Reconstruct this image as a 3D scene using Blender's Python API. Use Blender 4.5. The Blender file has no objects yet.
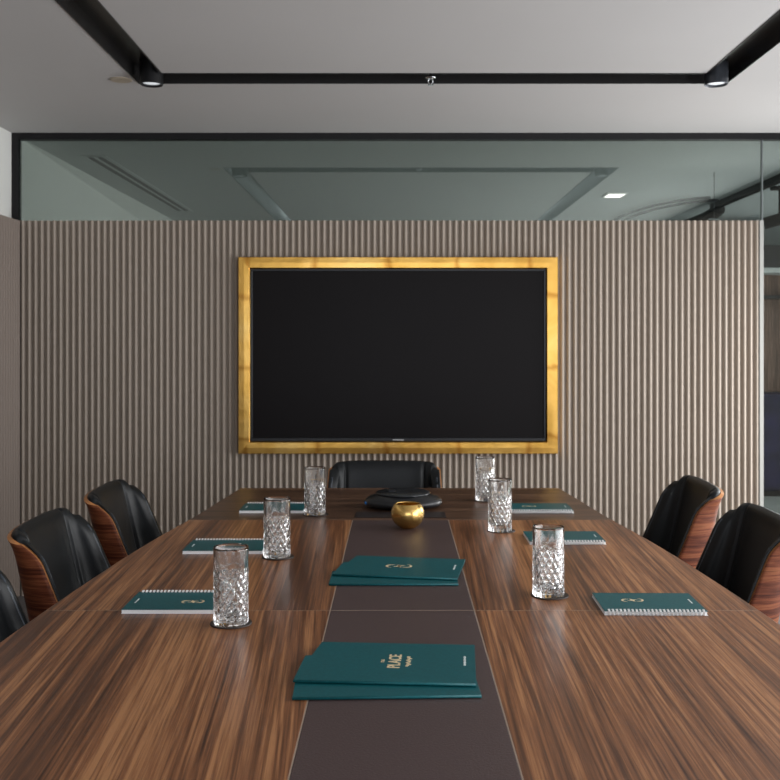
import bpy, bmesh, math, random
from mathutils import Vector, Matrix
random.seed(4)
PI = math.pi
S = bpy.context.scene
C = S.collection

# ------------------------------------------------------------------ camera
F = 1000.0                      # focal length in pixels of the 780 px frame
cam = bpy.data.objects.new('camera', bpy.data.cameras.new('camera'))
C.objects.link(cam)
cam.location = (0, 0, 1.31)
cam.rotation_euler = (PI/2, 0, 0)
cam.data.sensor_width = 36
cam.data.lens = 36*F/780
cam.data.shift_x = -7/780
cam.data.shift_y = -49/780
cam.data.clip_start = 0.05
cam.data.dof.use_dof = True
cam.data.dof.focus_distance = 2.0
cam.data.dof.aperture_fstop = 13
S.camera = cam

# ------------------------------------------------------------------ world, lights, exposure
w = bpy.data.worlds.new('world'); S.world = w; w.use_nodes = True
w.node_tree.nodes['Background'].inputs[0].default_value = (0.75, 0.85, 1.0, 1)
w.node_tree.nodes['Background'].inputs[1].default_value = 0.6
S.view_settings.view_transform = 'Standard'
S.view_settings.look = 'None'
S.view_settings.gamma = 1
S.view_settings.exposure = 1.0

def area(name, loc, rot, sx, sy, power, col):
    l = bpy.data.lights.new(name, 'AREA'); l.shape = 'RECTANGLE'; l.size = sx; l.size_y = sy
    l.energy = power; l.color = col
    o = bpy.data.objects.new(name, l); o.location = loc; o.rotation_euler = rot; C.objects.link(o)
    return o
# daylight from the side and back windows, plus two added fills
area('window_daylight', (2.62, 1.7, 1.18), (0, PI/2, 0), 2.0, 3.9, 60, (1.0, 0.985, 0.97))
area('right_rib_fill', (2.62, 4.66, 1.0), (0, PI/2, 0), 1.6, 0.85, 22, (1.0, 0.985, 0.96))  # added fill to brighten the right end of the fluted wall
area('rear_window_daylight', (0.3, -2.35, 1.45), (PI/2, 0, 0), 3.6, 1.5, 17, (0.97, 0.985, 1.0))
area('adjoining_fill', (4.7, 7.1, 1.3), (0, PI/2, 0), 1.8, 2.6, 24, (0.9, 0.97, 1.0))  # added low fill for the adjoining room, no window known there

# ------------------------------------------------------------------ materials
def newmat(name):
    m = bpy.data.materials.new(name); m.use_nodes = True
    nt = m.node_tree; b = nt.nodes['Principled BSDF']
    return m, nt, b
def rgb(c): return (c[0], c[1], c[2], 1)
def coords(nt, scale=(1,1,1), rot=(0,0,0), loc=(0,0,0)):
    tc = nt.nodes.new('ShaderNodeTexCoord'); mp = nt.nodes.new('ShaderNodeMapping')
    mp.inputs['Scale'].default_value = scale; mp.inputs['Rotation'].default_value = rot
    mp.inputs['Location'].default_value = loc
    nt.links.new(tc.outputs['Object'], mp.inputs['Vector'])
    return mp.outputs['Vector']
def noise(nt, vec, scale=5, detail=4, rough=0.55, dist=0):
    n = nt.nodes.new('ShaderNodeTexNoise'); n.inputs['Scale'].default_value = scale
    n.inputs['Detail'].default_value = detail; n.inputs['Roughness'].default_value = rough
    n.inputs['Distortion'].default_value = dist
    nt.links.new(vec, n.inputs['Vector']); return n.outputs['Fac']
def ramp(nt, fac, stops):
    r = nt.nodes.new('ShaderNodeValToRGB'); e = r.color_ramp.elements
    while len(e) < len(stops): e.new(0.5)
    for i, (p, c) in enumerate(stops):
        e[i].position = p; e[i].color = rgb(c)
    nt.links.new(fac, r.inputs['Fac']); return r.outputs['Color']
def mixc(nt, fac, a, b, mode='MIX'):
    m = nt.nodes.new('ShaderNodeMix'); m.data_type = 'RGBA'; m.blend_type = mode
    for inp, v in ((m.inputs[0], fac), (m.inputs[6], a), (m.inputs[7], b)):
        if hasattr(v, 'is_linked') or hasattr(v, 'links'): nt.links.new(v, inp)
        elif isinstance(v, (int, float)): inp.default_value = v
        else: inp.default_value = rgb(v)
    return m.outputs[2]
def bump(nt, b, h, strength=0.2, dist=0.01):
    n = nt.nodes.new('ShaderNodeBump'); n.inputs['Strength'].default_value = strength
    n.inputs['Distance'].default_value = dist
    nt.links.new(h, n.inputs['Height']); nt.links.new(n.outputs['Normal'], b.inputs['Normal'])
def plain(name, col, rough=0.5, metal=0, nscale=30, var=0.12, bmp=0.0, spec=0.5, coat=0, bd=0.002):
    m, nt, b = newmat(name)
    v = coords(nt); n = noise(nt, v, nscale, 3)
    c = ramp(nt, n, [(0.3, [x*(1-var) for x in col]), (0.7, [min(1, x*(1+var)) for x in col])])
    nt.links.new(c, b.inputs['Base Color'])
    b.inputs['Roughness'].default_value = rough; b.inputs['Metallic'].default_value = metal
    b.inputs['Specular IOR Level'].default_value = spec
    b.inputs['Coat Weight'].default_value = coat
    if bmp: bump(nt, b, n, bmp, bd)
    return m

def wood(name, dark, mid, light, axis='y', angle=0.0, seed=0.0, rough=0.34, dens=1.0, coat=0.0):
    m, nt, b = newmat(name)
    a, l = 1.0*dens, (0.014 if axis == 'y' else 0.03)*dens
    sc = {'y': (a, l, a), 'x': (l, a, a), 'z': (a, a, l), 'h': (l, l, a)}[axis]
    tc = nt.nodes.new('ShaderNodeTexCoord')
    rot = nt.nodes.new('ShaderNodeMapping'); rot.inputs['Rotation'].default_value = (0, 0, angle)
    rot.inputs['Location'].default_value = (seed*1.37, seed*2.1, seed*0.7)
    mp = nt.nodes.new('ShaderNodeMapping'); mp.inputs['Scale'].default_value = sc
    nt.links.new(tc.outputs['Object'], rot.inputs[0]); nt.links.new(rot.outputs[0], mp.inputs[0])
    v = mp.outputs[0]
    big = noise(nt, v, 13, 3, 0.5, 0.25)
    fine = noise(nt, v, 130, 5, 0.7, 0.1)
    pore = noise(nt, v, 210, 2, 0.6)
    ad = nt.nodes.new('ShaderNodeMath'); ad.operation = 'MULTIPLY_ADD'
    nt.links.new(fine, ad.inputs[0]); ad.inputs[1].default_value = 1.15; bg = nt.nodes.new('ShaderNodeMath'); bg.operation = 'MULTIPLY'; bg.inputs[1].default_value = 0.72; nt.links.new(big, bg.inputs[0]); nt.links.new(bg.outputs[0], ad.inputs[2])
    sb = nt.nodes.new('ShaderNodeMath'); sb.operation = 'SUBTRACT'
    nt.links.new(ad.outputs[0], sb.inputs[0]); sb.inputs[1].default_value = 0.43
    c = ramp(nt, sb.outputs[0], [(0.32, dark), (0.44, [(x+y)/2 for x, y in zip(dark, mid)]), (0.53, mid), (0.70, light)])
    pr = ramp(nt, pore, [(0.36, (0.45, 0.40, 0.38)), (0.47, (1, 1, 1))])
    c2 = mixc(nt, 0.65, c, pr, 'MULTIPLY')
    nt.links.new(c2, b.inputs['Base Color'])
    b.inputs['Roughness'].default_value = rough
    b.inputs['Specular IOR Level'].default_value = 0.38
    b.inputs['Coat Weight'].default_value = coat; b.inputs['Coat Roughness'].default_value = 0.2
    bump(nt, b, pore, 0.12, 0.001)
    return m

M = {}
WD, WM, WL = (0.092, 0.036, 0.017), (0.27, 0.108, 0.044), (0.50, 0.235, 0.10)
M['wood_a'] = wood('walnut_left', WD, WM, WL, 'y', math.radians(-4), 1.0)
M['wood_b'] = wood('walnut_right', WD, WM, WL, 'y', math.radians(1), 2.3)
M['wood_c'] = wood('walnut_left_far', WD, WM, WL, 'y', math.radians(-2), 3.9)
M['wood_d'] = wood('walnut_right_far', WD, WM, WL, 'y', math.radians(2), 5.2)
M['wood_end'] = wood('walnut_end', (0.05, 0.025, 0.015), (0.12, 0.062, 0.036), (0.2, 0.11, 0.065), 'x', 0, 7.7)
M['leather_runner'] = plain('brown_leather_runner', (0.078, 0.049, 0.048), 0.42, 0, 260, 0.16, 0.25, 0.5)
M['seam'] = plain('pale_inlay', (0.42, 0.32, 0.25), 0.35, 0, 50, 0.1)
M['shell_wood'] = wood('rosewood_shell', (0.075, 0.018, 0.009), (0.19, 0.055, 0.024), (0.28, 0.10, 0.042), 'h', 0, 0.4, 0.5, 1.0, 0.0)
M['shell_wood'].node_tree.nodes['Principled BSDF'].inputs['Specular IOR Level'].default_value = 0.18
M['ply_edge'] = plain('ply_edge', (0.52, 0.22, 0.075), 0.4, 0, 90, 0.15)
M['black_leather'] = plain('black_leather', (0.0065, 0.008, 0.0095), 0.42, 0, 420, 0.2, 0.12, 0.36)
M['piping'] = plain('grey_piping', (0.05, 0.06, 0.075), 0.35, 0, 200, 0.2)
M['chrome'] = plain('polished_chrome', (0.75, 0.76, 0.78), 0.12, 1, 20, 0.03)
M['silver'] = plain('brushed_aluminium', (0.62, 0.63, 0.62), 0.35, 1, 40, 0.05)
M['black_plastic'] = plain('black_plastic', (0.012, 0.013, 0.015), 0.32, 0, 60, 0.15)
M['black_metal'] = plain('black_metal', (0.006, 0.006, 0.007), 0.5, 0, 60, 0.15, spec=0.3)
M['channel'] = plain('channel_black', (0.019, 0.018, 0.018), 0.26, 0, 60, 0.1)
M['ceiling'] = plain('ceiling_paint', (0.50, 0.49, 0.485), 0.85, 0, 1.2, 0.02)
M['wall_paint'] = plain('wall_paint', (0.74, 0.74, 0.71), 0.8, 0, 3, 0.02)
M['adj_ceiling'] = plain('adjoining_ceiling_paint', (0.62, 0.64, 0.63), 0.85, 0, 2, 0.02)
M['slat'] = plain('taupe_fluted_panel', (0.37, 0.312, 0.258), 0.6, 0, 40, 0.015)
M['slat_shaded'] = plain('shaded_taupe_fluted_panel', (0.22, 0.175, 0.145), 0.6, 0, 40, 0.015)  # same panelling, with the left wall's shade put into a darker taupe
M['carpet'] = plain('grey_carpet', (0.16, 0.15, 0.15), 0.95, 0, 300, 0.3, 0.4, 0.2)
M['stone'] = plain('pale_stone_floor', (0.5, 0.5, 0.47), 0.5, 0, 4, 0.1)
M['teal'] = plain('teal_card', (0.004, 0.098, 0.112), 0.42, 0, 150, 0.12, spec=0.3)
M['teal_dark'] = plain('teal_card_edge', (0.003, 0.07, 0.08), 0.42, 0, 150, 0.12)
M['paper'] = plain('white_paper', (0.93, 0.93, 0.93), 0.6, 0, 300, 0.03)
M['coil'] = plain('white_coil', (0.88, 0.88, 0.87), 0.35, 0, 50, 0.02)
M['foil'] = plain('gold_foil', (0.85, 0.68, 0.42), 0.45, 0.1, 50, 0.05)
M['white_ink'] = plain('white_ink', (0.75, 0.82, 0.8), 0.5, 0, 50, 0.03)
M['coaster'] = plain('dark_coaster', (0.025, 0.014, 0.010), 0.5, 0, 120, 0.2)
M['plate_tan'] = plain('beige_cover_plate', (0.42, 0.36, 0.28), 0.6, 0, 40, 0.05)
M['brown_panel'] = wood('brown_timber_panel', (0.14, 0.075, 0.05), (0.30, 0.17, 0.12), (0.42, 0.26, 0.2), 'z', 0, 3, 0.5)
M['navy'] = plain('navy_fabric', (0.028, 0.022, 0.07), 0.7, 0, 6, 0.5)
M['dark_panel'] = plain('dark_brown_panel', (0.018, 0.012, 0.011), 0.4, 0, 10, 0.3)
M['lens'] = plain('frosted_lens', (0.8, 0.82, 0.85), 0.25, 0, 30, 0.03)
nt = M['lens'].node_tree; b = nt.nodes['Principled BSDF']
b.inputs['Emission Color'].default_value = (0.9, 0.95, 1, 1); b.inputs['Emission Strength'].default_value = 0.25

def m_blue():
    m, nt, b = newmat('blue_indicator')
    n = noise(nt, coords(nt), 40, 2)
    nt.links.new(ramp(nt, n, [(0.3, (0.01, 0.07, 0.2)), (0.7, (0.02, 0.12, 0.3))]), b.inputs['Base Color'])
    b.inputs['Emission Color'].default_value = (0.02, 0.12, 0.35, 1); b.inputs['Emission Strength'].default_value = 0.12
    return m
M['blue'] = m_blue()
def m_gold(name, rough, axis):
    m, nt, b = newmat(name)
    v = coords(nt, (1, 1, 1)); n = noise(nt, v, 3.5, 4, 0.6, 0.6)
    c = ramp(nt, n, [(0.25, (0.55, 0.28, 0.045)), (0.5, (0.80, 0.46, 0.11)), (0.8, (0.93, 0.62, 0.21))])
    # short overlap marks of the metal leaf sheets, one every quarter of a metre
    tc = nt.nodes.new('ShaderNodeTexCoord'); sp = nt.nodes.new('ShaderNodeSeparateXYZ')
    nt.links.new(tc.outputs['Object'], sp.inputs[0])
    wv = nt.nodes.new('ShaderNodeMath'); wv.operation = 'MULTIPLY_ADD'
    nt.links.new(n, wv.inputs[0]); wv.inputs[1].default_value = 0.12; nt.links.new(sp.outputs[axis], wv.inputs[2])
    pp = nt.nodes.new('ShaderNodeMath'); pp.operation = 'PINGPONG'; pp.inputs[1].default_value = 0.18
    nt.links.new(wv.outputs[0], pp.inputs[0])
    mk = ramp(nt, pp.outputs[0], [(0.0, (0.62, 0.45, 0.30)), (0.02, (1, 1, 1))])
    nt.links.new(mixc(nt, 0.8, c, mk, 'MULTIPLY'), b.inputs['Base Color'])
    b.inputs['Metallic'].default_value = 1; b.inputs['Roughness'].default_value = rough
    n2 = noise(nt, v, 14, 3); bump(nt, b, n2, 0.15, 0.01)
    return m
M['gold'] = m_gold('gold_leaf_rails', 0.28, 'X'); M['gold_v'] = m_gold('gold_leaf_stiles', 0.28, 'Z')
M['brass'] = plain('beaten_brass', (0.80, 0.52, 0.17), 0.26, 1, 55, 0.12, 0.35, 0.5, 0, 0.004)
def m_screen():
    m, nt, b = newmat('dark_screen_glass')
    n = noise(nt, coords(nt), 2, 2)
    nt.links.new(ramp(nt, n, [(0.3, (0.0072, 0.0060, 0.0064)), (0.7, (0.0080, 0.0068, 0.0072))]), b.inputs['Base Color'])
    b.inputs['Roughness'].default_value = 0.38; b.inputs['Specular IOR Level'].default_value = 0.10
    return m
M['screen'] = m_screen()
def m_glass_pane():
    m, nt, b = newmat('tinted_partition_glass')
    nt.nodes.remove(b); out = nt.nodes['Material Output']
    g = nt.nodes.new('ShaderNodeBsdfGlossy'); g.inputs['Roughness'].default_value = 0.0
    g.inputs['Color'].default_value = (0.82, 0.90, 0.86, 1)
    t = nt.nodes.new('ShaderNodeBsdfTransparent'); t.inputs['Color'].default_value = (0.78, 0.81, 0.775, 1)
    n = noise(nt, coords(nt), 1.5, 2)
    fr = nt.nodes.new('ShaderNodeFresnel'); fr.inputs['IOR'].default_value = 1.5
    ad = nt.nodes.new('ShaderNodeMath'); ad.operation = 'MULTIPLY_ADD'
    nt.links.new(n, ad.inputs[0]); ad.inputs[1].default_value = 0.02; nt.links.new(fr.outputs[0], ad.inputs[2])
    ad2 = nt.nodes.new('ShaderNodeMath'); ad2.operation = 'ADD'; ad2.inputs[1].default_value = 0.105
    nt.links.new(ad.outputs[0], ad2.inputs[0])
    mx = nt.nodes.new('ShaderNodeMixShader')
    nt.links.new(ad2.outputs[0], mx.inputs[0]); nt.links.new(t.outputs[0], mx.inputs[1]); nt.links.new(g.outputs[0], mx.inputs[2])
    nt.links.new(mx.outputs[0], out.inputs['Surface'])
    return m
M['pane'] = m_glass_pane()
def m_crystal():
    m, nt, b = newmat('crystal')
    n = noise(nt, coords(nt), 30, 2)
    nt.links.new(ramp(nt, n, [(0.3, (0.985, 0.985, 0.985)), (0.7, (1, 1, 1))]), b.inputs['Base Color'])
    b.inputs['Transmission Weight'].default_value = 1; b.inputs['Roughness'].default_value = 0.06
    b.inputs['IOR'].default_value = 1.52
    return m
M['crystal'] = m_crystal()

# ------------------------------------------------------------------ mesh helpers
def add_box(bm, x0, x1, y0, y1, z0, z1):
    vs = [bm.verts.new(p) for p in ((x0,y0,z0),(x1,y0,z0),(x1,y1,z0),(x0,y1,z0),(x0,y0,z1),(x1,y0,z1),(x1,y1,z1),(x0,y1,z1))]
    for f in ((0,3,2,1),(4,5,6,7),(0,1,5,4),(1,2,6,5),(2,3,7,6),(3,0,4,7)): bm.faces.new([vs[i] for i in f])
    return vs
def add_prism(bm, pts, z0, z1):
    a = [bm.verts.new((x, y, z0)) for x, y in pts]; b_ = [bm.verts.new((x, y, z1)) for x, y in pts]
    n = len(pts)
    bm.faces.new(a[::-1]); bm.faces.new(b_)
    for i in range(n): bm.faces.new((a[i], a[(i+1) % n], b_[(i+1) % n], b_[i]))
def add_lathe(bm, prof, seg=32, c=(0, 0), rf=None):
    rings = []
    for r, z in prof:
        if r < 1e-6: rings.append([bm.verts.new((c[0], c[1], z))]); continue
        rings.append([bm.verts.new((c[0]+(rf(k*2*PI/seg, r, z) if rf else r)*math.cos(k*2*PI/seg),
                                    c[1]+(rf(k*2*PI/seg, r, z) if rf else r)*math.sin(k*2*PI/seg), z)) for k in range(seg)])
    for a, b_ in zip(rings, rings[1:]):
        for k in range(seg):
            k2 = (k+1) % seg
            if len(a) == 1 and len(b_) == 1: continue
            if len(a) == 1: bm.faces.new((a[0], b_[k2], b_[k]))
            elif len(b_) == 1: bm.faces.new((a[k], a[k2], b_[0]))
            else: bm.faces.new((a[k], a[k2], b_[k2], b_[k]))
def add_tube(bm, pts, r, seg=8, closed=False, rs=None):
    pts = [Vector(p) for p in pts]; n = len(pts); rings = []
    for i, p in enumerate(pts):
        t = (pts[(i+1) % n]-pts[i-1]) if closed else (pts[min(i+1, n-1)]-pts[max(i-1, 0)])
        t.normalize(); up = Vector((0, 0, 1)) if abs(t.z) < 0.9 else Vector((1, 0, 0))
        a = t.cross(up).normalized(); b_ = a.cross(t).normalized(); rr = rs[i] if rs else r
        rings.append([bm.verts.new(p+a*rr*math.cos(k*2*PI/seg)+b_*rr*math.sin(k*2*PI/seg)) for k in range(seg)])
    for i in range(n if closed else n-1):
        A, B = rings[i], rings[(i+1) % n]
        for k in range(seg): bm.faces.new((A[k], A[(k+1) % seg], B[(k+1) % seg], B[k]))
    if not closed: bm.faces.new(rings[0]); bm.faces.new(rings[-1][::-1])
def obj(name, bm, mat, parent=None, smooth=False, bevel=0, mats=None, bseg=2):
    bmesh.ops.recalc_face_normals(bm, faces=bm.faces)
    me = bpy.data.meshes.new(name); bm.to_mesh(me); bm.free()
    for m in ([mat] if mats is None else mats): me.materials.append(m)
    if smooth:
        for p in me.polygons: p.use_smooth = True
    o = bpy.data.objects.new(name, me); C.objects.link(o)
    if parent: o.parent = parent
    if bevel:
        md = o.modifiers.new('bevel', 'BEVEL'); md.width = bevel; md.segments = bseg; md.limit_method = 'ANGLE'
        md.angle_limit = math.radians(40)
    return o
def boxobj(name, b, mat, parent=None, bevel=0):
    bm = bmesh.new(); add_box(bm, *b); return obj(name, bm, mat, parent, bevel=bevel)
def tag(o, label=None, cat=None, group=None, kind=None):
    if label: o['label'] = label
    if cat: o['category'] = cat
    if group: o['group'] = group
    if kind: o['kind'] = kind
    return o
def thing(name, label, cat, loc=(0, 0, 0), rz=0, group=None):
    o = bpy.data.objects.new(name, None); C.objects.link(o); o.empty_display_size = 0.1
    o.location = loc; o.rotation_euler = (0, 0, rz)
    return tag(o, label, cat, group)
def children(o): return [c for c in bpy.data.objects if c.parent == o]
def copy_tree(o, parent=None):
    c = o.copy(); C.objects.link(c); c.parent = parent
    for ch in children(o): copy_tree(ch, c)
    return c
def place(o, loc, rz, label):
    o.location = loc; o.rotation_euler = (0, 0, rz); o['label'] = label
    return o
def struct(name, bm, mat, bevel=0, smooth=False):
    o = obj(name, bm, mat, bevel=bevel, smooth=smooth); o['kind'] = 'structure'; return o
def text_mesh(name, txt, size, mat, parent, loc, rz=0, extrude=0.0002, shear=0, bold=0, sx=1.0):
    cu = bpy.data.curves.new(name, 'FONT'); cu.body = txt; cu.size = size; cu.extrude = extrude
    cu.align_x = 'CENTER'; cu.align_y = 'CENTER'; cu.shear = shear; cu.offset = bold
    tmp = bpy.data.objects.new(name+'_c', cu); C.objects.link(tmp)
    bpy.context.view_layer.update()
    me = bpy.data.meshes.new_from_object(tmp.evaluated_get(bpy.context.evaluated_depsgraph_get()))
    bpy.data.objects.remove(tmp); bpy.data.curves.remove(cu)
    me.materials.clear(); me.materials.append(mat)
    o = bpy.data.objects.new(name, me); C.objects.link(o); o.parent = parent
    o.location = loc; o.rotation_euler = (0, 0, rz); o.scale = (sx, 1, 1)
    return o

# ------------------------------------------------------------------ room
XL, XR, YB, YG, H = -2.0, 2.45, -2.2, 5.2, 2.39
AY, AX = 8.95, 4.5              # far wall and right wall of the adjoining room
bm = bmesh.new(); add_box(bm, XL-0.1, XR+0.1, YB-0.1, YG+0.06, -0.1, 0); struct('floor', bm, M['carpet'])
bm = bmesh.new(); add_box(bm, -2.5, AX+0.1, YG+0.06, AY+0.1, -0.1, 0); struct('floor_adjoining', bm, M['stone'])
# ceiling with the rectangular trench for the light channel
cx0, cx1, cy0, cy1, cw = -1.083, 1.383, 0.6, 4.19, 0.136
cyw = 0.16
bm = bmesh.new()
T = 0.12
add_box(bm, XL-0.1, XR+0.1, cy1, YG+0.06, H, H+T)
add_box(bm, XL-0.1, XR+0.1, YB-0.1, cy0, H, H+T)
add_box(bm, XL-0.1, cx0, cy0, cy1, H, H+T)
add_box(bm, cx1, XR+0.1, cy0, cy1, H, H+T)
add_box(bm, cx0+cw, cx1-cw, cy0+cyw, cy1-cyw, H, H+T)
struct('ceiling', bm, M['ceiling'])
bm = bmesh.new(); add_box(bm, -2.5, AX+0.1, YG+0.06, AY+0.1, H, H+0.1); struct('ceiling_adjoining', bm, M['adj_ceiling'])
# walls
bm = bmesh.new(); add_box(bm, XL-0.1, XL, YB-0.1, YG-0.001, 0, H); struct('wall_left', bm, M['wall_paint'])
wy0, wy1, wz0, wz1 = -0.25, 3.65, 0.2, 2.18
bm = bmesh.new()
vy0, vy1 = 4.22, 5.1
for a_, b_ in ((YB-0.1, wy0), (wy1, vy0), (vy1, YG)): add_box(bm, XR, XR+0.1, a_, b_, 0, H)
for a_, b_ in ((wy0, wy1), (vy0, vy1)):
    add_box(bm, XR, XR+0.1, a_, b_, 0, wz0); add_box(bm, XR, XR+0.1, a_, b_, wz1, H)
struct('wall_right', bm, plain('taupe_wall_paint', (0.2, 0.17, 0.15), 0.7, 0, 3, 0.03))
bm = bmesh.new()
rx0, rx1, rz0, rz1 = -1.6, 2.2, 0.65, 2.25
add_box(bm, XL, rx0, YB-0.1, YB, 0, H); add_box(bm, rx1, XR, YB-0.1, YB, 0, H)
add_box(bm, rx0, rx1, YB-0.1, YB, 0, rz0); add_box(bm, rx0, rx1, YB-0.1, YB, rz1, H)
struct('wall_back', bm, M['wall_paint'])
bm = bmesh.new(); add_box(bm, -2.5, AX, AY, AY+0.1, 0, H); struct('wall_adjoining_back', bm, plain('adjoining_wall_paint', (0.34, 0.36, 0.35), 0.8, 0, 3, 0.03))
bm = bmesh.new(); add_prism(bm, [(-2.3, AY), (-2.0, YG+0.07), (-2.1, YG+0.07), (-2.4, AY)], 0, H); struct('wall_adjoining_left', bm, M['wall_paint'])
bm = bmesh.new(); add_box(bm, AX, AX+0.1, YG+0.06, 5.7, 0, H); add_box(bm, AX, AX+0.1, 8.5, AY+0.1, 0, H)
add_box(bm, AX, AX+0.1, 5.7, 8.5, 0, 0.35); add_box(bm, AX, AX+0.1, 5.7, 8.5, 2.25, H)
struct('wall_adjoining_right', bm, M['wall_paint'])

# fluted panelling (ribs are surface relief: one mesh per wall)
def flutes(name, a0, a1, base, face, z0, z1, along='x', sgn=-1, pitch=0.0322, depth=0.019, mat=None):
    n = int(round((a1-a0)/pitch)); pitch = (a1-a0)/n
    prof = []
    for i in range(n):
        a = a0+i*pitch
        prof.append((a, 0)); prof.append((a+0.24*pitch, 0))
        for k in range(1, 8):
            q = k/8; prof.append((a+(0.24+0.76*q)*pitch, depth*(math.sin(PI*q)**0.6)))
    prof.append((a1, 0))
    bm = bmesh.new()
    def P(a, d, z):
        v = face+sgn*d
        return (a, v, z) if along == 'x' else (v, a, z)
    lo = [bm.verts.new(P(a, d, z0)) for a, d in prof]; hi = [bm.verts.new(P(a, d, z1)) for a, d in prof]
    for i in range(len(prof)-1): bm.faces.new((lo[i], lo[i+1], hi[i+1], hi[i]))
    bl = [bm.verts.new(((a0, base, z0) if along == 'x' else (base, a0, z0))), bm.verts.new(((a1, base, z0) if along == 'x' else (base, a1, z0)))]
    bh = [bm.verts.new(((a0, base, z1) if along == 'x' else (base, a0, z1))), bm.verts.new(((a1, base, z1) if along == 'x' else (base, a1, z1)))]
    bm.faces.new((bl[0], bl[1], bh[1], bh[0])); bm.faces.new(lo+[bl[1], bl[0]]); bm.faces.new(hi+[bh[1], bh[0]])
    bm.faces.new((lo[0], bl[0], bh[0], hi[0])); bm.faces.new((lo[-1], bl[1], bh[1], hi[-1]))
    return struct(name, bm, mat or M['slat'])
ZS = 1.31+0.1205*5.14
flutes('wall_front', -1.945, 1.863, 5.185, 5.155, 0, ZS, 'x', -1)
flutes('wall_left_panelling', YB, 5.15, XL+0.0005, -1.957, 0, ZS, 'y', 1, mat=M['slat_shaded'])
bm = bmesh.new(); add_box(bm, 1.863, 1.883, 5.135, 5.186, 0, ZS); struct('trim_1', bm, plain('pale_end_profile', (0.33, 0.33, 0.31), 0.5, 0, 30, 0.02))

# glass partition: frame and panes
bm = bmesh.new()
add_box(bm, XL, XR, 5.187, 5.24, H-0.033, H); add_box(bm, XL, XL+0.033, 5.187, 5.24, 0, H-0.033)
add_box(bm, XR-0.04, XR, 5.187, 5.24, 0, H-0.033); add_box(bm, XL+0.033, XR-0.04, 5.187, 5.24, 0, 0.03)
win = struct('window_1', bm, M['black_metal'])
bm = bmesh.new(); add_box(bm, XL+0.033, 1.898, 5.205, 5.215, 0.03, H-0.033); obj('pane', bm, M['pane'], win)
bm = bmesh.new(); add_box(bm, 1.902, XR-0.04, 5.205, 5.215, 0.03, H-0.033); obj('pane', bm, M['pane'], win)
bm = bmesh.new(); add_box(bm, 1.897, 1.903, 5.200, 5.220, 0.03, H-0.033); obj('joint_strip', bm, plain('joint_silicone', (0.16, 0.18, 0.18), 0.4), win)
# window frames of the daylight openings
def wframe(name, horiz, a0, a1, z0, z1, d0, d1, mull):
    bm = bmesh.new(); t = 0.04
    def bx(p, q, r, s): add_box(bm, *((d0, d1, p, q, r, s) if not horiz else (p, q, d0, d1, r, s)))
    bx(a0, a1, z0, z0+t); bx(a0, a1, z1-t, z1); bx(a0, a0+t, z0+t, z1-t); bx(a1-t, a1, z0+t, z1-t)
    for mq in mull: bx(mq-t/2, mq+t/2, z0+t, z1-t)
    return struct(name, bm, M['black_metal'])
wframe('window_2', False, wy0, wy1, wz0, wz1, XR+0.02, XR+0.07, [1.05, 2.35])
wframe('fill_window_far', False, vy0, vy1, wz0, wz1, XR+0.02, XR+0.07, [])  # frame of the section added to light the right ribs
bm = bmesh.new(); add_box(bm, XR-0.045, XR-0.001, YB, YG-0.02, H-0.07, H-0.001); struct('trim_2', bm, M['black_metal'])
wframe('window_3', True, rx0, rx1, rz0, rz1, YB-0.07, YB-0.02, [-0.33, 0.93])
wframe('fill_window_adjoining', False, 5.7, 8.5, 0.35, 2.25, AX+0.02, AX+0.07, [7.1])  # made-up frame around the added adjoining fill

# ------------------------------------------------------------------ ceiling fittings
chn = thing('recessed_light_channel', 'black rectangular channel recessed in the meeting room ceiling', 'light channel', (0, 4.1, H))
def in_ch(bm, x0, x1, y0, y1, z0, z1): add_box(bm, x0, x1, y0-4.1, y1-4.1, z0-H, z1-H)
e, dz, tk = 0.001, 0.055, 0.004
def trough(x0, x1, y0, y1, along):
    bm = bmesh.new()
    in_ch(bm, x0, x1, y0, y1, H+dz, H+dz+tk)
    return bm
# four runs, each a run of channel lining: base and two side walls
bm = trough(cx0+e, cx1-e, cy1-cyw+e, cy1-e, 'x')
in_ch(bm, cx0+e, cx1-e, cy1-e-tk, cy1-e, H-0.003, H+dz); in_ch(bm, cx0+cw-e, cx1-cw+e, cy1-cyw+e, cy1-cyw+e+tk, H-0.003, H+dz)
obj('cross_run', bm, M['channel'], chn)
bm = trough(cx0+e, cx1-e, cy0+e, cy0+cyw-e, 'x')
in_ch(bm, cx0+e, cx1-e, cy0+e, cy0+e+tk, H-0.003, H+dz); in_ch(bm, cx0+cw-e, cx1-cw+e, cy0+cyw-e-tk, cy0+cyw-e, H-0.003, H+dz)
obj('cross_run', bm, M['channel'], chn)
for a, s in ((cx0, 1), (cx1, -1)):
    xa, xb = sorted((a+s*e, a+s*(cw-e)))
    bm = trough(xa, xb, cy0+cyw, cy1-cyw, 'y'); qo0, qo1 = sorted((a+s*e, a+s*(e+tk))); in_ch(bm, qo0, qo1, cy1-cyw, cy1-e-tk, H-0.003, H+dz); in_ch(bm, qo0, qo1, cy0+e+tk, cy0+cyw, H-0.003, H+dz)
    for q in (a+s*e, a+s*(cw-e-tk)):
        q0, q1 = sorted((q, q+s*tk)); in_ch(bm, q0, q1, cy0+cyw, cy1-cyw, H-0.003, H+dz)
    obj('side_run', bm, M['channel'], chn)

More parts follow.
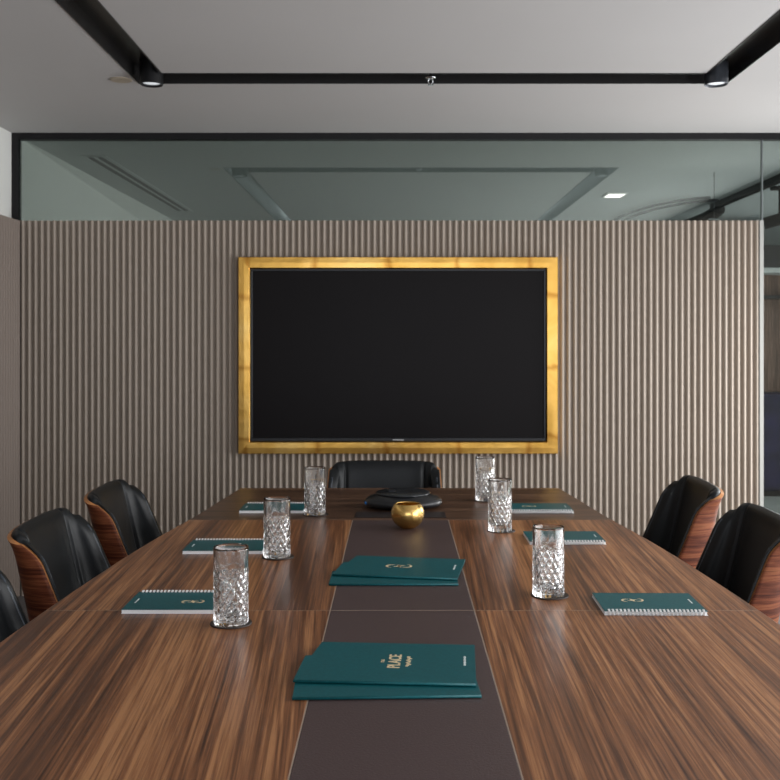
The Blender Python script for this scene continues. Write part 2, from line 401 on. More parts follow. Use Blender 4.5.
def make_spot(label, loc):
    t = thing('ceiling_spotlight', label, 'spotlight', loc, 0, None)
    bm = bmesh.new()
    add_lathe(bm, [(0, 0.052), (0.047, 0.052), (0.047, -0.034), (0.0445, -0.038), (0.041, -0.034), (0.040, -0.022), (0, -0.022)], 40)
    obj('housing', bm, M['black_metal'] if loc[0] < 0 else M['spot_grey'], t, smooth=False)
    bm = bmesh.new(); add_lathe(bm, [(0, -0.0225), (0.0395, -0.0225), (0.036, -0.029), (0.02, -0.032), (0, -0.033)], 32)
    obj('lens', bm, M['lens'], t, smooth=True)
    return t
M['spot_grey'] = plain('dark_grey_metal', (0.05, 0.055, 0.065), 0.3, 0.5, 40, 0.1)
make_spot('black round spotlight at the left far corner of the ceiling channel', (cx0+0.084, 4.09-0.02, H))
make_spot('grey round spotlight at the right far corner of the ceiling channel', (cx1-0.084, 4.09-0.02, H))

t = thing('sprinkler_head', 'small chrome sprinkler head hanging at the middle of the ceiling channel', 'sprinkler', (0.138, 4.11, H))
bm = bmesh.new(); add_lathe(bm, [(0, 0.054), (0.006, 0.054), (0.006, 0.004), (0.022, 0.003), (0.022, 0), (0.008, -0.002), (0, -0.004)], 20); obj('rosette', bm, M['chrome'], t, True)
bm = bmesh.new()
for s in (-1, 1): add_tube(bm, [(s*0.006, 0, -0.002), (s*0.010, 0, -0.012), (s*0.003, 0, -0.026)], 0.0015, 6)
obj('yoke', bm, M['chrome'], t)
bm = bmesh.new(); add_lathe(bm, [(0, -0.025), (0.012, -0.026), (0.012, -0.028), (0, -0.029)], 16); obj('deflector', bm, M['chrome'], t)
bm = bmesh.new(); add_lathe(bm, [(0, 0), (0.045, 0), (0.045, -0.003), (0.040, -0.005), (0, -0.005)], 32, (-1.14, 4.13))
for v in bm.verts: v.co.z += H
tag(obj('ceiling_cover_plate', bm, M['plate_tan']), 'flat beige round cover plate on the ceiling beside the left spotlight', 'cover plate')

# adjoining room ceiling items
t = thing('slot_diffuser', 'long narrow two-slot air diffuser in the ceiling behind the glass at left', 'air vent', (-1.77, 7.0, H))
bm = bmesh.new()
for x0, x1 in ((-0.075, -0.05), (-0.008, 0.008), (0.05, 0.075)): add_box(bm, x0, x1, -1.18, 1.3, -0.006, 0)
add_box(bm, -0.05, 0.05, -1.18, -1.16, -0.006, 0); add_box(bm, -0.05, 0.05, 1.28, 1.3, -0.006, 0)
obj('frame', bm, M['adj_ceiling'], t)
for x0, x1 in ((-0.05, -0.008), (0.008, 0.05)):
    bm = bmesh.new(); add_box(bm, x0, x1, -1.16, 1.28, -0.002, -0.0005); obj('slot', bm, M['black_metal'], t)
t = thing('square_downlight', 'small square white downlight in the ceiling behind the glass', 'ceiling light', (1.60, 7.35, H))
bm = bmesh.new(); add_box(bm, -0.075, 0.075, -0.10, 0.10, -0.012, 0); obj('trim_ring', bm, M['wall_paint'], t, bevel=0.003)
bm = bmesh.new(); add_box(bm, -0.06, 0.06, -0.085, 0.085, -0.014, -0.0121)
ml = plain('downlight_diffuser', (0.9, 0.9, 0.88), 0.4, 0, 20, 0.02); q = ml.node_tree.nodes['Principled BSDF']
q.inputs['Emission Color'].default_value = (1, 0.98, 0.94, 1); q.inputs['Emission Strength'].default_value = 1.6
obj('diffuser', bm, ml, t)
t = thing('reflected_head_bar', 'long black bar behind the glass at right, standing in for the reflected window head', 'reflection stand-in', (2.5, 7.0, H))  # solid bar put in for the window head's dark reflection in the glass
bm = bmesh.new(); add_box(bm, -0.03, 0.03, -1.5, 0.9, -0.04, 0); obj('track', bm, M['black_metal'], t, bevel=0.003)
bm = bmesh.new(); add_tube(bm, [(0, 0.75, -0.06), (-0.02, 1.05, -0.10), (-0.06, 1.4, -0.12)], 0.06, 20, rs=[0.045, 0.055, 0.06]); obj('lamp_head', bm, M['black_metal'], t, smooth=False)  # spotlight-like end of the reflected bar
bm = bmesh.new(); add_tube(bm, [(0, 0.8, 0.0), (0, 0.8, -0.06)], 0.012, 10); obj('stem', bm, M['black_metal'], t)
t = thing('track_spotlight', 'black spotlight with white lamp face seen through the right glass just above the panelling', 'spotlight', (2.68, 7.0, H))
bm = bmesh.new(); add_box(bm, -0.05, 0.05, -0.05, 0.05, -0.02, 0); obj('mount', bm, M['black_metal'], t)
bm = bmesh.new(); add_tube(bm, [(0, 0, -0.02), (0, 0, -0.20)], 0.01, 8); obj('stem', bm, M['black_metal'], t)
bm = bmesh.new(); add_tube(bm, [(-0.10, 0.03, -0.255), (0.04, -0.01, -0.215)], 0.042, 20); obj('lamp_head', bm, M['black_metal'], t)
bm = bmesh.new(); add_tube(bm, [(0.041, -0.0103, -0.2147), (0.05, -0.013, -0.212)], 0.033, 20); obj('lamp_face', bm, ml, t)
t = thing('curved_ceiling_rail', 'pair of thin curved dark rails under the ceiling behind the glass', 'ceiling rail', (2.0, 7.6, H))
for k in (0, 1):
    pts = [(-0.10+0.10*k+0.42*(1-math.cos(u*PI/2)), 1.15-1.35*math.sin(u*PI/2)*(1-0.1*k), -0.02) for u in [i/12 for i in range(13)]]
    bm = bmesh.new(); add_tube(bm, pts, 0.011, 8); obj('rail', bm, M['black_metal'], t, True)
t = thing('hanging_cable', 'thin dark cable hanging from the ceiling behind the glass', 'cable', (2.03, 6.4, H))
bm = bmesh.new(); add_tube(bm, [(0, 0, 0), (0, 0, -0.52)], 0.003, 6); obj('cable', bm, M['spot_grey'], t)
bm = bmesh.new(); add_tube(bm, [(-0.035, 0, -0.30), (0.035, 0, -0.30)], 0.004, 6); obj('cross_clip', bm, M['silver'], t)
# adjoining furniture seen through the right glass strip
t = thing('wall_cupboard', 'dark brown timber wall unit behind the right hand glass', 'wall unit', (3.4, 8.93, 0))
boxobj('back_panel', (-0.75, 0.75, -0.05, 0, 0.86, 1.92), M['brown_panel'], t)
boxobj('top_box', (-0.75, 0.75, -0.38, 0, 1.94, 2.13), M['dark_panel'], t, 0.004)
boxobj('light_rail', (-0.75, 0.75, -0.36, -0.02, 1.895, 1.938), M['wall_paint'], t)
boxobj('shelf', (-0.75, 0.75, -0.22, -0.05, 1.68, 1.71), M['dark_panel'], t)
boxobj('post', (0.0, 0.03, -0.40, -0.385, 0.86, 2.2), M['spot_grey'], t)
t = thing('low_cabinet', 'dark navy low cabinet below the brown wall unit behind the glass', 'cabinet', (3.4, 8.6, 0))
boxobj('body', (-0.75, 0.75, -0.2, 0.2, 0.05, 0.86), M['navy'], t, 0.01)
boxobj('plinth', (-0.72, 0.72, -0.16, 0.18, 0.0, 0.05), M['dark_panel'], t)
for x0, x1 in ((-0.74, -0.01), (0.01, 0.74)):
    d = boxobj('door', (x0, x1, -0.215, -0.2005, 0.07, 0.84), M['navy'], t, 0.004)
    boxobj('handle', ((x1-0.05 if x0 < 0 else x0+0.03), (x1-0.03 if x0 < 0 else x0+0.05), -0.232, -0.2155, 0.5, 0.64), M['silver'], d)

# ------------------------------------------------------------------ television in its gold frame
t = thing('wall_screen', 'large black television screen in a gold frame on the fluted wall', 'television', (0.006, 5.1, 1.236))
ox0, ox1, oz0, oz1 = -0.816, 0.816, -0.502, 0.503
ix0, ix1, iz0, iz1 = -0.757, 0.757, -0.440, 0.444
def side(a, b, name):
    # one mitred moulding between outer corners a->b : outer/inner rectangle corners
    O = {'tl': (ox0, oz1), 'tr': (ox1, oz1), 'br': (ox1, oz0), 'bl': (ox0, oz0)}
    I = {'tl': (ix0, iz1), 'tr': (ix1, iz1), 'br': (ix1, iz0), 'bl': (ix0, iz0)}
    bm = bmesh.new()
    def ring(k):
        o_, i_ = Vector(O[k]), Vector(I[k]); L = []
        for f, y in ((0, 0.035), (0, 0.005), (0.05, 0.0), (0.5, -0.0006), (0.93, 0.0), (1, 0.006), (1, 0.035)):
            p = o_.lerp(i_, f); L.append(bm.verts.new((p.x, y, p.y)))
        return L
    A, B = ring(a), ring(b)
    for i in range(7): bm.faces.new((A[i], A[(i+1) % 7], B[(i+1) % 7], B[i]))
    bm.faces.new(A); bm.faces.new(B[::-1])
    return obj('frame_moulding', bm, M['gold' if a[0] == b[0] else 'gold_v'], t)
for a, b_ in (('tl', 'tr'), ('tr', 'br'), ('br', 'bl'), ('bl', 'tl')): side(a, b_, '')
bm = bmesh.new()
bz = 0.018
add_box(bm, ix0+0.001, ix1-0.001, 0.014, 0.034, iz0+0.001, iz0+bz); add_box(bm, ix0+0.001, ix1-0.001, 0.014, 0.034, iz1-0.012, iz1-0.001)
add_box(bm, ix0+0.001, ix0+0.012, 0.014, 0.034, iz0+bz, iz1-0.012); add_box(bm, ix1-0.012, ix1-0.001, 0.014, 0.034, iz0+bz, iz1-0.012)
obj('bezel', bm, M['black_plastic'], t, bevel=0.002)
boxobj('screen', (ix0+0.0125, ix1-0.0125, 0.020, 0.034, iz0+bz+0.0005, iz1-0.0125), M['screen'], t)
boxobj('maker_badge', (-0.028, 0.028, 0.0125, 0.0138, iz0+0.006, iz0+0.011), M['silver'], t, 0.0004)

# ------------------------------------------------------------------ conference table
TZ, TCX = 0.75, 0.011
WT = [(-1.1, 0.59), (-0.6, 0.63), (0, 0.69), (0.7, 0.735), (1.55, 0.752), (2.1, 0.741), (2.57, 0.717), (2.88, 0.69), (3.2, 0.655), (3.5, 0.632), (3.81, 0.607)]
def halfw(y):
    for i in range(len(WT)-1):
        (ya, a), (yb, b_) = WT[i], WT[i+1]
        if y <= yb:
            p0 = WT[max(i-1, 0)][1]; p3 = WT[min(i+2, len(WT)-1)][1]; q = (y-ya)/(yb-ya)
            return 0.5*((2*a)+(-p0+b_)*q+(2*p0-5*a+4*b_-p3)*q*q+(-p0+3*a-3*b_+p3)*q**3)
    return WT[-1][1]
tb = thing('conference_table', 'long boat-shaped walnut conference table with brown leather centre runner', 'table', (TCX, 1.4, 0))
def ty(y): return y-1.4
RW = 0.150; g = 0.0011; TH = 0.032
def panel(name, xs, y0, y1, mat):
    # xs = (inner, outer) ; outer None = table edge ; sign by inner
    n = 14; ys = [y0+g+(y1-y0-2*g)*i/n for i in range(n+1)]
    bm = bmesh.new()
    if xs == 'full': pts = [(halfw(y), ty(y)) for y in ys]+[(-halfw(y), ty(y)) for y in ys[::-1]]
    elif xs == 'run': pts = [(-RW+g, ty(ys[0])), (RW-g, ty(ys[0])), (RW-g, ty(ys[-1])), (-RW+g, ty(ys[-1]))]
    else:
        s = xs; pts = [(s*halfw(y), ty(y)) for y in ys]+[(s*(RW+g), ty(ys[-1])), (s*(RW+g), ty(ys[0]))]
    add_prism(bm, pts, TZ-TH, TZ)
    return obj(name, bm, mat, tb, bevel=0.0008 if xs != 'run' else 0.0015)
EY0, EY1 = -1.1, 3.81
seams = [-0.02, 1.03, 2.08, 3.13]
panel('end_panel', 'full', 3.13, EY1, M['wood_end']); panel('end_panel', 'full', EY0, -0.02, M['wood_end'])
for i, (a, b_) in enumerate(zip(seams, seams[1:])):
    panel('wood_panel', -1, a, b_, M['wood_c'] if i == 2 else M['wood_a'])
    panel('wood_panel', 1, a, b_, M['wood_d'] if i == 2 else M['wood_b'])
    panel('leather_inlay', 'run', a, b_, M['leather_runner'])
bm = bmesh.new(); n = 40; ys = [EY0+0.01+(EY1-EY0-0.02)*i/n for i in range(n+1)]
add_prism(bm, [(halfw(y)-0.003, ty(y)) for y in ys]+[(-halfw(y)+0.003, ty(y)) for y in ys[::-1]], TZ-TH-0.010, TZ-0.0009-TH)
obj('underboard', bm, M['dark_panel'], tb)
bm = bmesh.new()
for y in seams:
    ww = halfw(y)-0.001; add_box(bm, -ww, ww, ty(y)-g+0.0001, ty(y)+g-0.0001, TZ-0.02, TZ-0.0002)
for s in (-1, 1): add_box(bm, s*RW-g+0.0001, s*RW+g-0.0001, ty(-0.02)+g, ty(3.13)-g, TZ-0.02, TZ-0.0002)
obj('seam_inlay', bm, M['seam'], tb)
sk = boxobj('socket_cover', (-RW+0.005, RW-0.005, ty(3.165), ty(3.27), TZ+0.0002, TZ+0.002), plain('socket_cover_brown', (0.03, 0.022, 0.021), 0.35), tb, 0.0008)
for yc in (0.1, 2.9):
    boxobj('pedestal', (-0.3, 0.3, ty(yc)-0.12, ty(yc)+0.12, 0.03, TZ-TH-0.012), M['wood_end'], tb, 0.01)
    boxobj('foot_plate', (-0.36, 0.36, ty(yc)-0.2, ty(yc)+0.2, 0.0, 0.03), M['black_metal'], tb, 0.005)

# ------------------------------------------------------------------ chairs
def sgnpow(v, p): return math.copysign(abs(v)**p, v)
ZB, ZT = 0.44, 0.809
def shellp(u, tt):
    ph = u*PI/2
    au = abs(u); k = max(0, (au-0.45)/0.55)
    zt = ZT+0.007-0.019*abs(math.sin(ph))**1.7-0.004*au**3
    z = ZB+(zt-ZB)*tt
    q = (z-ZB)/(ZT-ZB)
    wdt = 0.236-0.012*max(0, q-0.35)/0.65
    dep = (0.165*(1-q)+0.084*q)*(1-0.58*max(0, (q-0.80)/0.20)**2.2)
    cu = max(math.cos(ph), 0)
    return Vector((wdt*sgnpow(math.sin(ph), 0.48), -0.185-0.075*q+dep*(1-cu**0.80), z))
def snorm(u, tt):
    e2 = 0.004; u0, u1 = max(-0.985, min(0.985, u))-e2, max(-0.985, min(0.985, u))+e2
    du = shellp(u1, tt)-shellp(u0, tt); dt = shellp(u, min(tt+0.01, 1))-shellp(u, tt-0.01 if tt > 0.01 else tt)
    n_ = dt.cross(du).normalized()
    c = Vector((0, 0.12, 0))-Vector((shellp(u, tt).x, shellp(u, tt).y, 0))
    return n_ if n_.dot(c) > 0 else -n_
def make_chair(label):
    t = thing('conference_chair', label, 'chair', (0, 0, 0), 0, 'conference chairs around the table')
    NU, NT = 52, 26
    us = [-1+2*i/NU for i in range(NU+1)]
    # shell: outer and inner skins, edge faces get the pale ply edge
    bm = bmesh.new(); A, B = [], []
    th = 0.011
    for j in range(NT+1):
        ra, rb = [], []
        for u in us:
            p = shellp(u, j/NT); nn = snorm(u, j/NT)
            ra.append(bm.verts.new(p)); rb.append(bm.verts.new(p+nn*th))
        A.append(ra); B.append(rb)
    for j in range(NT):
        for i in range(NU):
            bm.faces.new((A[j][i], A[j][i+1], A[j+1][i+1], A[j+1][i])); bm.faces.new((B[j][i], B[j+1][i], B[j+1][i+1], B[j][i+1]))
    ed = []
    for i in range(NU):
        ed.append(bm.faces.new((A[NT][i], A[NT][i+1], B[NT][i+1], B[NT][i]))); bm.faces.new((A[0][i], B[0][i], B[0][i+1], A[0][i+1]))
    for j in range(NT):
        ed.append(bm.faces.new((A[j][0], A[j+1][0], B[j+1][0], B[j][0]))); ed.append(bm.faces.new((A[j][NU], B[j][NU], B[j+1][NU], A[j+1][NU])))
    for f in ed: f.material_index = 1
    for f in bm.faces: f.smooth = f.material_index == 0
    o = obj('back_shell', bm, None, t, mats=[M['shell_wood'], M['ply_edge']])
    # upholstered pad
    bm = bmesh.new(); A, B = [], []
    NU2, NT2 = 64, 30
    for j in range(NT2+1):
        tt = 0.04+0.955*j/NT2; ra, rb = [], []
        for i in range(NU2+1):
            u = -0.997+1.994*i/NU2
            p = shellp(u, tt); nn = snorm(u, tt)
            edge = min((1-abs(u/0.997))/0.10, 1.0); et = min((1-j/NT2)/0.12, 1)
            puff = 0.030*math.sqrt(max(0.02, 1-(1-edge)**2))*(0.45+0.55*math.sqrt(max(0, 1-(1-et)**2)))
            cr = math.exp(-((abs(u)-0.36)/0.035)**2)*0.012*(0.25+0.75*et)
            fw = Vector((math.copysign(0.007, u)*max(0, (abs(u)-0.96)/0.037), 0.010*max(0, (abs(u)-0.9)/0.097), 0)); p = p+fw
            lift = Vector((0, 0, 0.006*(1-0.6*max(0, (abs(u)-0.3)/0.7))*(1 if j == NT2 else max(0, (tt-0.85)/0.15))))
            ra.append(bm.verts.new(p+nn*(th+0.0005)+lift*0.9)); rb.append(bm.verts.new(p+nn*(th+0.002+puff-cr)+lift))
        A.append(ra); B.append(rb)
    for j in range(NT2):
        for i in range(NU2):
            bm.faces.new((B[j][i], B[j+1][i], B[j+1][i+1], B[j][i+1])); bm.faces.new((A[j][i], A[j][i+1], A[j+1][i+1], A[j+1][i]))
    for i in range(NU2):
        bm.faces.new((A[NT2][i], A[NT2][i+1], B[NT2][i+1], B[NT2][i])); bm.faces.new((A[0][i], B[0][i], B[0][i+1], A[0][i+1]))
    for j in range(NT2):
        bm.faces.new((A[j][0], A[j+1][0], B[j+1][0], B[j][0])); bm.faces.new((A[j][NU2], B[j][NU2], B[j+1][NU2], A[j+1][NU2]))
    pad = obj('backrest', bm, M['black_leather'], t, smooth=True)
    for s in (-1, 1):
        pts = [shellp(s*0.965, 0.1+0.82*j/20)+snorm(s*0.965, 0.1+0.82*j/20)*(th+0.006)+Vector((0, 0.012, 0)) for j in range(21)]
        bm = bmesh.new(); add_tube(bm, pts, 0.0042, 8); obj('piping', bm, M['piping'], pad, True)
    # seat: rounded pad on a ply pan
    def seat_out(k, f): 
        a = 2*PI*k/40; return (0.215*f*sgnpow(math.cos(a), 0.55), 0.03+0.215*f*sgnpow(math.sin(a), 0.55))
    bm = bmesh.new(); rings = []
    for f, z in ((0.90, 0.425), (0.985, 0.435), (1, 0.455), (0.97, 0.475), (0.85, 0.487), (0.5, 0.485)):
        rings.append([bm.verts.new((*seat_out(k, f), z)) for k in range(40)])
    for a, b_ in zip(rings, rings[1:]):
        for k in range(40): bm.faces.new((a[k], a[(k+1) % 40], b_[(k+1) % 40], b_[k]))
    bm.faces.new(rings[0][::-1]); bm.faces.new(rings[-1])
    for v in bm.verts: v.co.x *= 0.93
    obj('seat', bm, M['black_leather'], t, smooth=True)
    bm = bmesh.new(); add_prism(bm, [(0.92*seat_out(k, 0.97)[0], seat_out(k, 0.97)[1]) for k in range(40)], 0.408, 0.4245)
    obj('seat_pan', bm, M['shell_wood'], t)
    bm = bmesh.new(); add_lathe(bm, [(0, 0.405), (0.09, 0.405), (0.09, 0.39), (0.03, 0.385), (0.027, 0.25), (0.036, 0.245), (0.036, 0.09), (0, 0.09)], 24)
    obj('gas_column', bm, M['chrome'], t)
    for k in range(5):
        a = 2*PI*k/5+0.3; d = Vector((math.cos(a), math.sin(a), 0))
        bm = bmesh.new(); add_tube(bm, [d*0.03+Vector((0, 0, 0.115)), d*0.15+Vector((0, 0, 0.10)), d*0.27+Vector((0, 0, 0.075))], 0.02, 10, rs=[0.024, 0.019, 0.014])
        lg = obj('leg', bm, M['chrome'], t, True)
        bm = bmesh.new(); c0 = d*0.27; sd = Vector((-d.y, d.x, 0))
        for s in (-1, 1): add_tube(bm, [c0+sd*(s*0.008)+Vector((0, 0, 0.027)), c0+sd*(s*0.024)+Vector((0, 0, 0.027))], 0.0265, 18)
        add_tube(bm, [c0+Vector((0, 0, 0.075)), c0+Vector((0, 0, 0.03))], 0.009, 8)
        obj('castor', bm, M['black_plastic'], lg)
    return t
c0 = make_chair('black leather chair at the far head of the table under the screen')
place(c0, (-0.050, 3.83, 0), PI, 'black leather chair at the far head of the table under the screen')
def chair(x, y, rz, label): return place(copy_tree(c0), (x, y, 0), rz, label)
chair(-0.75, 3.37, -PI/2+0.03, 'black leather and rosewood chair on the left side, the farthest from the camera')
chair(-0.755, 2.76, -PI/2+0.02, 'black leather and rosewood chair on the left side, second from the far end')
chair(-0.765, 2.12, -PI/2, 'black leather chair on the left side, nearest and mostly cut by the photo edge')
chair(0.83, 3.48, PI/2-0.03, 'black leather and rosewood chair on the right side, the farthest from the camera')
chair(0.83, 2.85, PI/2-0.02, 'black leather and rosewood chair on the right side, nearest and cut by the photo edge')

# ------------------------------------------------------------------ crystal tumblers on coasters
def make_glass(loc, label):
    t = bmesh.new(); R0, HG = 0.0348, 0.150
    prof = []; NZ = 74; seg = 120
    for i in range(NZ+1): prof.append((R0, HG*i/NZ))
    def rf(a, r, z):
        q = z/HG
        if q < 0.07: return r*(0.975 if q < 0.015 else 1.0)+0.0008*math.cos(a*12)
        if q > 0.985: return r-0.0003
        A_ = abs(math.sin(7*a+z*125)); B_ = abs(math.sin(7*a-z*125))
        dia = min(A_, B_)                       # crossing wedge cuts
        flt = abs(math.sin(6*a))                # tall upright flutes near the rim
        m = 1 if q < 0.60 else max(0, 1-(q-0.60)/0.14)
        up = max(0, 1-max(0, (q-0.70))/0.22)
        return r-0.0030*m*(1-min(dia*1.5, 1))-0.0016*(1-m)*up*(1-flt)
    add_lathe(t, [(0, 0.0)]+prof, seg, rf=rf)
    top = [v for v in t.verts if v.co.z > HG-1e-5]
    # inner wall and thick base
    ip = [(0.0335, HG), (0.0318, HG-0.002)]+[(0.0312-0.0028*(i/10), HG-0.004-(HG-0.024)*i/10) for i in range(11)]+[(0.022, 0.0165), (0, 0.0155)]
    add_lathe(t, [(R0-0.0003, HG)]+ip[0:], seg)
    bmesh.ops.remove_doubles(t, verts=t.verts, dist=0.00005)
    o = obj('crystal_tumbler', t, M['crystal'], smooth=False)
    for p in o.data.polygons: p.use_smooth = False
    o.location = loc; tag(o, label, 'glass', 'cut crystal tumblers on coasters'); return o
def make_coaster(loc, label):
    bm = bmesh.new(); add_lathe(bm, [(0, 0), (0.041, 0), (0.0415, 0.0012), (0.041, 0.0024), (0, 0.0024)], 40)
    o = obj('coaster', bm, M['coaster']); o.location = loc; tag(o, label, 'coaster', 'round dark coasters'); return o
gl = [((-0.329, 1.982), 'on the left half, nearest the camera, beside the left front notebook'),
      ((-0.311, 2.592), 'on the left half, middle one of the left row'),
      ((-0.265, 3.225), 'on the left half, farthest one near the head chair'),
      ((0.333, 2.200), 'on the right half, nearest the camera of the right row'),
      ((0.304, 2.950), 'on the right half, middle one of the right row'),
      ((0.310, 3.515), 'on the right half, farthest one of the right row')]
g0 = c1 = None
for (x, y), wh in gl:
    if g0 is None:
        g0 = make_glass((x, y, TZ+0.0026), 'clear cut crystal tumbler '+wh); c1 = make_coaster((x, y, TZ+0.0001), 'dark round coaster under the glass '+wh.replace('on the ', '').replace('half, ', '').replace(', beside the left front notebook', '').replace(' near the head chair', ''))
    else:
        q = g0.copy(); C.objects.link(q); place(q, (x, y, TZ+0.0026), random.uniform(0, 1), 'clear cut crystal tumbler '+wh)
        q = c1.copy(); C.objects.link(q); place(q, (x+0.003, y, TZ+0.0001), 0, 'dark round coaster under the glass '+wh.replace('on the ', '').replace('half, ', '').replace(', beside the left front notebook', '').replace(' near the head chair', ''))

# ------------------------------------------------------------------ notebooks and folders
def emblem(parent, x, y, z, s, mat):
    bm = bmesh.new()
    def stroke(pts, wd):
        pts = [Vector((x+p[0]*s, y+p[1]*s, z)) for p in pts]; n = len(pts); L, R_ = [], []
        for i, p in enumerate(pts):
            tt = (pts[min(i+1, n-1)]-pts[max(i-1, 0)]).normalized(); nn = Vector((-tt.y, tt.x, 0))
            wv = wd*s*(0.15+math.sin(PI*i/(n-1)))
            L.append((bm.verts.new(p+nn*wv), bm.verts.new(p+nn*wv+Vector((0, 0, 0.0002))))); R_.append((bm.verts.new(p-nn*wv), bm.verts.new(p-nn*wv+Vector((0, 0, 0.0002)))))
        for i in range(n-1):
            bm.faces.new((L[i][1], R_[i][1], R_[i+1][1], L[i+1][1])); bm.faces.new((L[i][0], L[i][1], L[i+1][1], L[i+1][0])); bm.faces.new((R_[i][1], R_[i][0], R_[i+1][0], R_[i+1][1]))
    arc = lambda cx, cy, r, a0, a1, n=12: [(cx+r*math.cos(a0+(a1-a0)*i/n), cy+r*math.sin(a0+(a1-a0)*i/n)) for i in range(n+1)]
    stroke(arc(-0.1, 0.55, 0.55, -0.4, 3.0), 0.10); stroke(arc(0.15, 0.35, 0.35, 2.4, 6.0), 0.09)
    stroke(arc(0.1, -0.55, 0.55, 2.7, 6.1), 0.10); stroke(arc(-0.15, -0.35, 0.35, -0.7, 2.9), 0.09)
    stroke([(-0.5, -0.15), (-0.1, -0.05), (0.1, 0.05), (0.55, 0.2)], 0.14)
    return obj('emblem', bm, mat, parent)
def dashes(parent, x, y, z, length, h):
    # a line of print too small to read
    bm = bmesh.new(); n = 11; p = length/n
    for i in range(n):
        hh = h*(0.75 if i % 3 else 1.0); add_box(bm, x-length/2+i*p, x-length/2+i*p+p*0.78, y-hh/2, y+hh/2, z, z+0.0002)
    return obj('small_print', bm, M['white_ink'], parent)
NW, NH = 0.148, 0.210
def make_notebook(label):
    t = thing('notebook', label, 'notebook', (0, 0, 0), 0, 'teal wire-bound notebooks at each place')
    bm = bmesh.new(); add_box(bm, -NW/2, NW/2, -NH/2, NH/2, 0.0002, 0.0010); obj('back_cover', bm, M['paper'], t)
    bm = bmesh.new(); add_box(bm, -NW/2+0.004, NW/2-0.001, -NH/2+0.001, NH/2-0.001, 0.0011, 0.0082); obj('pages', bm, M['paper'], t)
    bm = bmesh.new(); add_box(bm, -NW/2+0.001, NW/2, -NH/2, NH/2, 0.0083, 0.0091); cv = obj('cover', bm, M['teal'], t)
    emblem(cv, 0.012, 0.030, 0.0092, 0.020, M['foil'])
    dashes(cv, 0.006, -0.090, 0.0092, 0.034, 0.0035)
    bm = bmesh.new(); nr = 25
    for i in range(nr):
        y = -NH/2+0.009+(NH-0.018)*i/(nr-1)
        for dd in (-0.0011, 0.0011):
            pts = [(-NW/2+0.002+0.0058*math.cos(a), y+dd, 0.0064+0.0056*math.sin(a)) for a in [k*2*PI/12 for k in range(12)]]
            add_tube(bm, pts, 0.0011, 6, closed=True)
    obj('wire_coil', bm, M['coil'], t, True)
    return t
nb = make_notebook('x')
NL = [(-0.461, 2.125, -PI/2, 'teal notebook with white coil at the left front, beside the nearest left glass'),
      (-0.459, 2.700, -PI/2, 'teal notebook on the left side beside the middle left glass'),
      (-0.409, 3.325, -PI/2, 'teal notebook on the far left beside the farthest left glass'),
      (0.530, 2.112, PI/2-0.02, 'teal notebook with white coil facing the camera at the right front'),
      (0.470, 2.822, PI/2, 'teal notebook on the right side behind the nearest right glass'),
      (0.470, 3.322, PI/2, 'teal notebook on the far right beside the middle right glass')]
for i, (x, y, rz, lb) in enumerate(NL):
    place(nb if i == 0 else copy_tree(nb), (x, y, TZ+0.0002), rz, lb)

def make_folder(label, logo):
    t = thing('presentation_folder', label, 'folder', (0, 0, 0), 0, 'teal folders stacked on the leather runner')
    Wd, Hh = 0.205, 0.296
    # local: x across (spine at -x, towards the camera), y up the cover; corner notch at top right
    out = [(-Wd/2, -Hh/2), (Wd/2, -Hh/2), (Wd/2, Hh/2-0.018), (Wd/2-0.078, Hh/2-0.011), (Wd/2-0.080, Hh/2), (-Wd/2, Hh/2)]
    bm = bmesh.new(); add_prism(bm, out, 0.0002, 0.0012); obj('back_board', bm, M['teal_dark'], t, bevel=0.0003)
    bm = bmesh.new(); add_prism(bm, [(x*0.985+0.0015, y*0.985) for x, y in out], 0.0013, 0.0037); obj('inner_sheets', bm, M['teal_dark'], t)
    bm = bmesh.new(); add_prism(bm, out, 0.0038, 0.0050); fr = obj('front_board', bm, M['teal'], t, bevel=0.0003)
    bm = bmesh.new(); add_tube(bm, [(-Wd/2, -Hh/2, 0.0026), (-Wd/2, Hh/2, 0.0026)], 0.00245, 10); obj('spine', bm, M['teal'], t, True)
    if logo == 'words':
        text_mesh('lettering', 'THE', 0.0085, M['foil'], fr, (0.0, 0.010, 0.0053))
        text_mesh('lettering', 'PLACE', 0.030, M['foil'], fr, (0.0, -0.011, 0.0053), sx=0.84, bold=0.0006)
        bm = bmesh.new()
        pts = [(-0.026+0.052*i/60, -0.034+0.0035*math.sin(i*0.9)+0.0018*math.sin(i*0.37), 0.0053) for i in range(61)]
        add_tube(bm, pts, 0.0005, 4); obj('script_line', bm, M['foil'], fr)
    elif logo == 'emblem':
        emblem(fr, 0.0, 0.005, 0.0051, 0.027, M['foil'])
    if logo:
        dashes(fr, 0.010, -Hh/2+0.018, 0.0051, 0.050, 0.0045)
    return t
place(make_folder('x', None), (-0.019, 1.666, TZ+0.0002), PI/2+0.035, 'lower teal folder of the front stack, only its front edge showing')
place(make_folder('x', 'words'), (-0.014, 1.716, TZ+0.0056), PI/2-0.065, 'upper teal folder of the front stack with PLACE in gold letters')
place(make_folder('x', None), (-0.008, 2.390, TZ+0.0002), PI/2+0.0, 'lower teal folder of the farther stack near the gold bowl')
place(make_folder('x', 'emblem'), (0.010, 2.440, TZ+0.0056), PI/2-0.16, 'upper teal folder of the farther stack with a gold emblem')

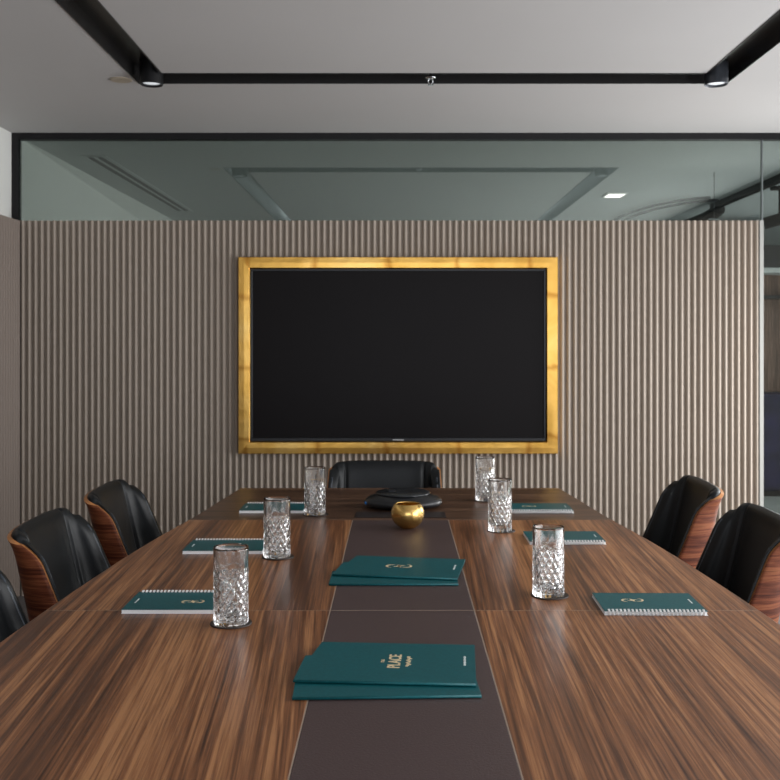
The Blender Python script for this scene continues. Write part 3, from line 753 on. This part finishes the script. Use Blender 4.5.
# ------------------------------------------------------------------ brass bowl and conference phone
bm = bmesh.new()
pr = [(0, 0.001), (0.020, 0.001), (0.024, 0.003)]+[(0.050*math.cos(a), 0.044+0.046*math.sin(a)) for a in [math.radians(-60+10*i) for i in range(11)]]
pr += [(0.0375, 0.0745), (0.0365, 0.072)]+[(0.047*math.cos(a), 0.044+0.043*math.sin(a)) for a in [math.radians(38-11*i) for i in range(9)]]+[(0, 0.006)]
add_lathe(bm, pr, 48)
o = obj('brass_bowl', bm, M['brass'], smooth=True); o.location = (0.0320, 2.99, TZ+0.0002)
tag(o, 'small round beaten brass tealight bowl on the leather runner', 'bowl')

ph = thing('conference_phone', 'low black tabletop conference phone with a blue light, before the head chair', 'phone', (0.021, 3.385, TZ+0.0005))
def rf3(k):
    def f(a, r, z): return r*(1+k*math.cos(3*(a-PI/2)))
    return f
bm = bmesh.new()
add_lathe(bm, [(0, 0.006), (0.110, 0.006), (0.124, 0.010), (0.129, 0.017), (0.128, 0.026), (0.118, 0.034), (0.098, 0.041), (0.094, 0.043), (0, 0.043)], 72, rf=rf3(0.06))
obj('body', bm, M['black_plastic'], ph, True)
bm = bmesh.new(); add_lathe(bm, [(0, 0.0432), (0.090, 0.0432), (0.093, 0.047), (0.088, 0.050), (0.03, 0.052), (0, 0.052)], 60)
cap = obj('top_plate', bm, plain('phone_top', (0.02, 0.023, 0.027), 0.25), ph, True)
bm = bmesh.new(); add_lathe(bm, [(0, 0), (0.084, 0), (0.088, 0.0059), (0, 0.0059)], 40); obj('base_ring', bm, M['black_metal'], ph)
bm = bmesh.new()
for v in range(3):
    a = PI*0.5+v*2*PI/3+0.9
bmesh.ops.create_uvsphere(bm, u_segments=16, v_segments=8, radius=0.007)
for v in bm.verts: v.co = Vector((v.co.x-0.122, v.co.y*0.8-0.054, v.co.z*0.8+0.020))
obj('indicator_light', bm, M['blue'], ph, True)
boxobj('keypad_screen', (-0.05, -0.025, -0.02, 0.02, 0.0522, 0.0535), M['spot_grey'], cap, 0.0005)
